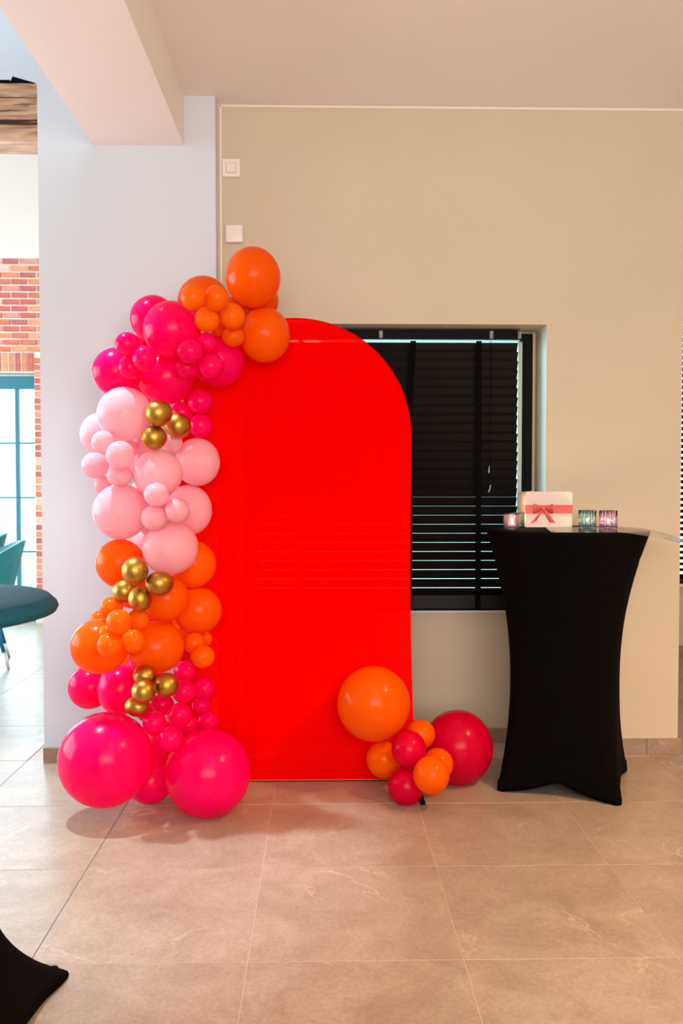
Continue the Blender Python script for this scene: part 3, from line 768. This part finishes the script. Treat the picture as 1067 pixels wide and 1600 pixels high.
# kind, group, x, y, rx, ry (pixels of the photograph), layer (0 = back), label
BL = [
 ('O','T',395.5,433.6,42.4,46.5,2,'topmost large orange balloon, highest of the whole garland'),
 ('O','T',405,470,30,30,0,'orange balloon peeking out on the right behind the topmost two large ones'),
 ('O','T',413.5,523.5,39.5,42.5,2,'large orange balloon overlapping the top left shoulder of the red arch'),
 ('O','T',318,472,40,40,0,'large orange balloon behind the small orange ones, at the upper left'),
 ('o','T',302,464.6,19.5,20,3,'small orange balloon, leftmost of the upper small cluster'),
 ('o','T',338.7,466,19,20.5,3,'small orange balloon, top middle of the upper small cluster'),
 ('o','T',323.4,499.4,19.5,19.5,3,'small orange balloon, lower left of the upper small cluster beside a big magenta one'),
 ('o','T',363,494.3,19.5,20.5,3,'small orange balloon with a dark nub, right of the upper small cluster'),
 ('O','T',366,481,17.5,17.5,1,'small orange balloon half hidden behind the one with a dark nub'),
 ('O','T',364.5,526,17.8,16,3,'lowest small orange balloon of the upper cluster, above the round magenta one'),
 ('O','T',341,513,13,13,1,'tiny glimpse of orange balloon behind the small orange cluster'),
 ('M','M',240,498,36,36,1,'magenta balloon behind the big one, upper left edge of the garland'),
 ('M','M',269,515.6,44.3,44.6,2,'biggest magenta balloon of the upper garland, beside the small orange ones'),
 ('M','M',199,538,19.2,19,3,'small magenta balloon sticking out at the upper left edge'),
 ('M','M',224,533,13,13,1,'tiny magenta balloon glimpsed right of the small one on the upper left edge'),
 ('M','M',226,560,18.8,19.5,4,'small magenta balloon left of the big magenta ones, frontmost there'),
 ('M','M',203,574,18,18,3,'small magenta balloon lower left, against the large leftmost magenta one'),
 ('M','M',183,581,38,37.5,1,'large leftmost magenta balloon of the upper garland above the pink ones'),
 ('M','M',259,590,44,42,1,'large magenta balloon above the first gold trio'),
 ('M','M',297.6,549,20.6,20,4,'small magenta balloon in front of the biggest one, upper left of a foursome'),
 ('M','M',322.5,536,17,16.5,3,'small magenta balloon under the orange cluster, upper right of a foursome'),
 ('M','M',292.5,575,18.5,17,3,'small magenta balloon, lower left of a foursome'),
 ('M','M',330,572,19.7,20,4,'small magenta balloon, lower right of a foursome'),
 ('M','M',341,564,39.5,40.5,0,'large magenta balloon against the red arch behind the foursome'),
 ('M','M',313,627.5,19.3,19,3,'small magenta balloon, upper of two beside the gold trio on red fabric'),
 ('M','M',284.6,645,17.5,17.5,1,'small magenta balloon peeking out between two gold balloons'),
 ('M','M',313.5,665.5,18,18.7,2,'small magenta balloon, lower of two beside the gold trio on red fabric'),
 ('P','P',194.8,647,42.4,41.8,2,'large pale pink balloon left of the gold trio'),
 ('P','P',157,678,31,33,0,'pale pink balloon behind the large upper left one, at the edge'),
 ('P','P',162,690.7,18.6,18,3,'small pale pink balloon in front of the leftmost upper pink one'),
 ('P','P',148.7,727,20.6,20.5,3,'small pale pink balloon farthest left in the garland'),
 ('P','P',188,711,22,22.3,4,'small pale pink balloon with a nub at its side, frontmost of the left cluster'),
 ('P','P',200,702,15,16,2,'small pale pink balloon hidden behind the frontmost one with a nub'),
 ('P','P',224,690,17,17,1,'small pale pink balloon tucked left behind the lowest of the gold trio'),
 ('P','P',268,692,17,17,1,'small pale pink balloon tucked under the right one of the gold trio'),
 ('P','P',246.5,739.5,38.5,36.8,2,'large pale pink balloon in the centre below the gold trio'),
 ('P','P',308.5,722,35,37.3,1,'large pale pink balloon on the red fabric, upper of the two there'),
 ('P','P',187,743,19.5,17,2,'small pale pink balloon under the frontmost small one'),
 ('P','P',162,758.5,14.5,14.5,1,'small pale pink balloon peeking out above the lower left large one'),
 ('P','P',188.5,799.5,42.3,43.6,2,'large pale pink balloon at the left edge, just above orange ones'),
 ('P','P',244.5,773,19.9,18.5,4,'small pale pink balloon, top of the front trio'),
 ('P','P',277,797.5,19.3,19.7,4,'small pale pink balloon, right of the front trio'),
 ('P','P',240.8,809,20.2,20.2,4,'small pale pink balloon, lower left of the front trio'),
 ('P','P',295,797,36,39.5,0,'large pale pink balloon on the red fabric, lower of the two there'),
 ('P','P',265.7,855,43.8,43.2,2,'lowest large pale pink balloon, hanging over the orange ones'),
 ('G','G',248,645.7,21.2,20.8,5,'gold balloon, upper left of the gold trio'),
 ('G','G',278,665.2,20.4,20,5,'gold balloon, right of the gold trio'),
 ('G','G',240.8,683.6,19.8,19.3,5,'gold balloon, lowest of the gold trio'),
 ('G','G',211.3,891.8,20.5,21.6,5,'gold balloon, topmost of the middle foursome'),
 ('G','G',249.3,911.6,21.8,19.4,5,'gold balloon, rightmost of the middle foursome'),
 ('G','G',194.5,923.5,18,18.6,4,'gold balloon, leftmost of the middle foursome'),
 ('G','G',219,936,18.5,20.5,5,'gold balloon, lowest of the middle foursome'),
 ('G','G',226,1055,18,16,4,'gold balloon, topmost of the lower foursome'),
 ('G','G',260,1070,19.9,19,5,'gold balloon, rightmost of the lower foursome'),
 ('G','G',224.5,1080.6,19,18.8,6,'gold balloon, middle of the lower foursome'),
 ('G','G',214,1103.5,19.5,16,4,'gold balloon, lowest of the lower foursome'),
 ('O','O',187.5,880,37.5,38,1,'large orange balloon left under the pale pink ones'),
 ('O','O',301,881.5,36.5,37.3,1,'large orange balloon on the red fabric, upper of the two there'),
 ('O','O',259.4,934.4,35.5,36,2,'large orange balloon right of the middle gold foursome'),
 ('O','O',310.5,954,36,36.5,1,'large orange balloon on the red fabric, lower of the two there'),
 ('O','O',156,1009.5,45.3,43,2,'largest orange balloon at the left edge, above magenta ones'),
 ('O','O',243.5,1011,44,41.5,2,'largest orange balloon in the centre, above the lower gold foursome'),
 ('o','O',174,950,17.8,17.5,3,'small orange balloon left under the middle gold foursome'),
 ('o','O',156,969,15,15,1,'small orange balloon glimpsed above the left largest orange one'),
 ('o','O',186,972,19.8,20,4,'small orange balloon, frontmost and highest of the middle small cluster'),
 ('o','O',215,969,18,17.3,3,'small orange balloon right of the frontmost one, under the gold'),
 ('o','O',171.4,1007.8,19.6,19.5,4,'small orange balloon in front of the left largest orange one'),
 ('o','O',208.8,1001.7,18.6,19,4,'small orange balloon between the two largest orange ones'),
 ('o','O',168,989,13,13,3,'tiny orange balloon peeking out between two small orange ones'),
 ('O','O',303.7,1004.7,16.7,17,2,'small orange balloon on red fabric, upper left of a little trio'),
 ('O','O',320.5,998,11,12,1,'tiny orange balloon on red fabric, back of a little trio'),
 ('O','O',317,1026,18.6,18,3,'small orange balloon on red fabric, lowest of a little trio'),
 ('O','O',207,925,26,26,0,'orange balloon hidden behind the middle gold foursome'),
 ('M','B',141,1073.5,34,34,1,'magenta balloon at the left edge above the giant one'),
 ('M','B',189,1077,36.5,40,2,'large magenta balloon left of the lower gold foursome'),
 ('M','B',165.4,1186.5,73.5,73.5,3,'giant magenta balloon at the lower left, biggest in the garland'),
 ('M','B',324.7,1208,67.3,68,3,'giant magenta balloon on the floor before the red arch'),
 ('M','B',234.5,1220,36,35,1,'magenta balloon squeezed on the floor between the two giants'),
 ('M','B',288.7,1049.5,17.5,17,2,'small magenta balloon right of the gold, just under the central largest orange one'),
 ('M','B',287,1080.5,18.3,18.5,3,'small magenta balloon touching the rightmost lower gold one'),
 ('M','B',319.6,1075.8,16.7,18,2,'small magenta balloon farthest right on red fabric, beside the gold foursome'),
 ('M','B',253.7,1101,18,17,2,'small magenta balloon directly under the rightmost lower gold one'),
 ('M','B',280,1117.8,19.6,19.5,4,'small shiny magenta balloon, upper right of the lowest trio'),
 ('M','B',241.6,1129.6,18.8,18.5,4,'small magenta balloon, upper left of the lowest trio'),
 ('M','B',266.4,1155,20.4,20.3,5,'small magenta balloon, bottom of the lowest trio above the giants'),
 ('M','B',314,1102,14.5,14,1,'small magenta balloon on red fabric, in the middle of the right edge column'),
 ('M','B',324.5,1127,16,16,1,'small magenta balloon on red fabric, just above the floor giant'),
 ('M','B',293,1133,17,17,2,'small magenta balloon shaded behind the shiny one of the lowest trio'),
 ('M','B',256,1160,33,33,0,'dark magenta balloon deep behind the lowest trio'),
 ('M','B',226,1050,31,31,0,'magenta balloon deep behind the lower gold foursome'),
 ('O','O',236,966,30,30,0,'orange balloon deep behind, showing between the two largest orange ones and the gold'),
 ('P','P',225,853,30,30,0,'pale pink balloon deep behind, between the lowest large pink one and the orange one'),
 ('M','M',217,612,23,23,0,'magenta balloon deep behind, between the leftmost large magenta one and the large upper pink one'),
 ('P','P',222,722,26,26,0,'pale pink balloon deep behind the small left cluster'),
 ('P','P',225,775,26,26,0,'pale pink balloon deep behind the front trio'),
 ('O','O',277,980,22,22,0,'orange balloon deep behind, right of the two largest orange ones'),
 ('O','O',202,1036,24,24,0,'orange balloon deep behind, under the two largest orange ones'),
 ('P','P',258,788,22,22,0,'pale pink balloon deep in the middle of the front trio'),
 ('O','T',378,478,17,17,0,'orange balloon deep in the gap between the two topmost large ones'),
 ('M','B',228,1112,15,15,1,'tiny magenta glimpse right of the lowest gold balloon'),
 ('O','R',583.5,1099.4,57.2,59.3,1,'giant orange balloon resting against the lower right of the red arch'),
 ('O','R',657,1147,23,23.2,1,'orange balloon behind, between giant orange and giant crimson'),
 ('C','R',638.3,1170,27.3,29,3,'crimson balloon in the middle of the right foot cluster'),
 ('O','R',599.5,1187,27.5,28.7,1,'orange balloon at the left of the right foot cluster, against the arch'),
 ('O','R',684,1194,24.5,25.3,2,'orange balloon tucked behind the front orange one, beside giant crimson'),
 ('O','R',673.7,1211,28.7,30,4,'frontmost orange balloon of the right foot cluster'),
 ('C','R',634,1228.7,28.4,30,3,'lowest crimson balloon of the right foot cluster, on the floor'),
 ('C','R',715,1168,55.5,59.6,1,'giant crimson balloon between the arch and the black bar table'),
]
FIX = {'giant magenta balloon on the floor before the red arch': 3.51, 'giant magenta balloon at the lower left, biggest in the garland': 3.46,
       'magenta balloon squeezed on the floor between the two giants': 3.65, 'lowest crimson balloon of the right foot cluster, on the floor': 3.62,
       'giant crimson balloon between the arch and the black bar table': 3.87, 'giant orange balloon resting against the lower right of the red arch': 3.70}
n = len(BL)
ray = np.array([list((at(b[2], b[3], 1.0)-Vector((0, 0, CH)))) for b in BL])      # per unit of Y
rpx = np.array([max(b[4], b[5]) for b in BL])/F
base = 3.76
Yd = np.array([FIX.get(b[7], base-.05*b[6]) for b in BL])
order = np.array([b[6] for b in BL], float)+np.array([-.0001*k for k in range(n)])
fixed = np.array([b[7] in FIX for b in BL])
for it in range(1600):
    Pn = ray*Yd[:, None]; R = rpx*Yd
    mv = np.zeros(n); cnt = np.zeros(n)
    for i in range(n):
        D = Pn-Pn[i]; dist = np.sqrt((D**2).sum(1)); lim = 1.0*(R+R[i])
        for j in np.nonzero((dist < lim))[0]:
            if j <= i: continue
            dxz2 = (D[j][0]**2+D[j][2]**2); need = math.sqrt(max(lim[j]**2-dxz2, 0)); cur = abs(D[j][1])
            push = (need-cur)*.5
            f = i if order[i] > order[j] else j; bk = j if f == i else i
            if Yd[f] > Yd[bk]: push = (need+cur)*.5
            push = min(push, .01)
            if fixed[f] and fixed[bk]: continue
            a, c = (.0, 1.) if fixed[f] else ((1., .0) if fixed[bk] else (.5, .5))
            mv[f] -= push*a*.8; mv[bk] += push*c*.8
    Yd += mv
    # pull gently back towards the garland's core, and keep clear of the arch and the pillar
    for i in range(n):
        if fixed[i]: continue
        tgt = base-.03*BL[i][6]+.05
        Yd[i] += (.004 if it < 1100 else 0)*(tgt-Yd[i])
        xx = ray[i][0]*Yd[i]; zz = CH+ray[i][2]*Yd[i]; r = rpx[i]*Yd[i]
        inside = xx+r*.6 > ax0 and (zz < acz+AR*.9)
        lim = (YA-d-.002-r*1.13) if inside else (YP-.004-r)
        Yd[i] = min(Yd[i], lim)
        if CH+ray[i][2]*Yd[i]-r < .001: pass
rb = random.Random(11)
for i, (kind, grp, px, py, rx, ry, ly, label) in enumerate(BL):
    Y = float(Yd[i]); P = at(px, py, Y); k = Y/F
    o = bpy.data.objects.new('balloon', BM[kind][0]); COL.objects.link(o)
    o.location = P; o.scale = (rx*k, ry*k, (rx+ry)/2*k*.99)
    o.rotation_euler = (math.radians(90+rb.uniform(-28, 28)), 0, math.radians(rb.uniform(-28, 28)))
    if 'giant' in label or rx > 30: o.rotation_euler = (math.radians(90+rb.uniform(-6, 30)), 0, math.radians(rb.uniform(-12, 12)))
    tag(o, label, 'balloon', G_[grp])
    q = bpy.data.objects.new('knot', BM[kind][1]); COL.objects.link(q); q.parent = o

# ================================================================== FAR ROOM, RIGHT OF THE BEIGE WALL
YF = 6.7
fz = lambda p: Z_(p, YF, 1063)
wx0 = X_(1058, YF, 750); wx1 = wx0+1.6
bm = bmesh.new(); box(bm, XR-.2, 4.8, YF, YF+.2, 0, fz(912)); box(bm, XR-.2, 4.8, YF, YF+.2, fz(485), HC)
box(bm, XR-.2, wx0, YF, YF+.2, fz(912), fz(485)); box(bm, wx1, 4.8, YF, YF+.2, fz(912), fz(485))
struct(obj('wall_far', bm, M_beige), 'beige wall of the farther room at the right')
baseboard('baseboard_far', XR, 4.6, YF, .076, 'baseboard of the farther room')
w3 = bpy.data.objects.new('window_3', None); COL.objects.link(w3); struct(w3, 'window of the farther room')
bm = bmesh.new(); z0, z1 = fz(912), fz(485)
box(bm, wx0, wx1, YF+.06, YF+.12, z1-.05, z1); box(bm, wx0, wx1, YF+.06, YF+.12, z0, z0+.05); box(bm, wx0, wx0+.05, YF+.06, YF+.12, z0+.05, z1-.05); box(bm, wx1-.05, wx1, YF+.06, YF+.12, z0+.05, z1-.05)
obj('window_frame', bm, M_blackm, w3); boxo('pane', (wx0+.05, wx1-.05, YF+.09, YF+.095, z0+.05, z1-.05), mg, w3)
boxo('window_sill', (wx0-.02, wx1+.02, YF-.03, YF+.06, z0-.02, z0), M_trim, w3)
b2 = thing('window_blind', 'dark blind with bright gaps at the far right edge of the picture', 'blind', ((wx0+wx1)/2, YF+.02, z0))
hl_ = (wx1-wx0)/2-.005
sm = bpy.data.meshes.new('slat'); bm = box(bmesh.new(), -hl_, hl_, -.025, .025, -.0015, .0015); bm.to_mesh(sm); bm.free(); sm.materials.append(M_slat)
z = .06
while z < z1-z0-.07:
    s = bpy.data.objects.new('slat', sm); COL.objects.link(s); s.parent = b2; s.location = (0, 0, z); s.rotation_euler = (math.radians(-30), 0, 0); z += .045
boxo('headrail', (-hl_, hl_, -.03, .03, z1-z0-.06, z1-z0-.001), M_blackm, b2); boxo('bottom_rail', (-hl_, hl_, -.025, .025, .001, .03), M_slat, b2)
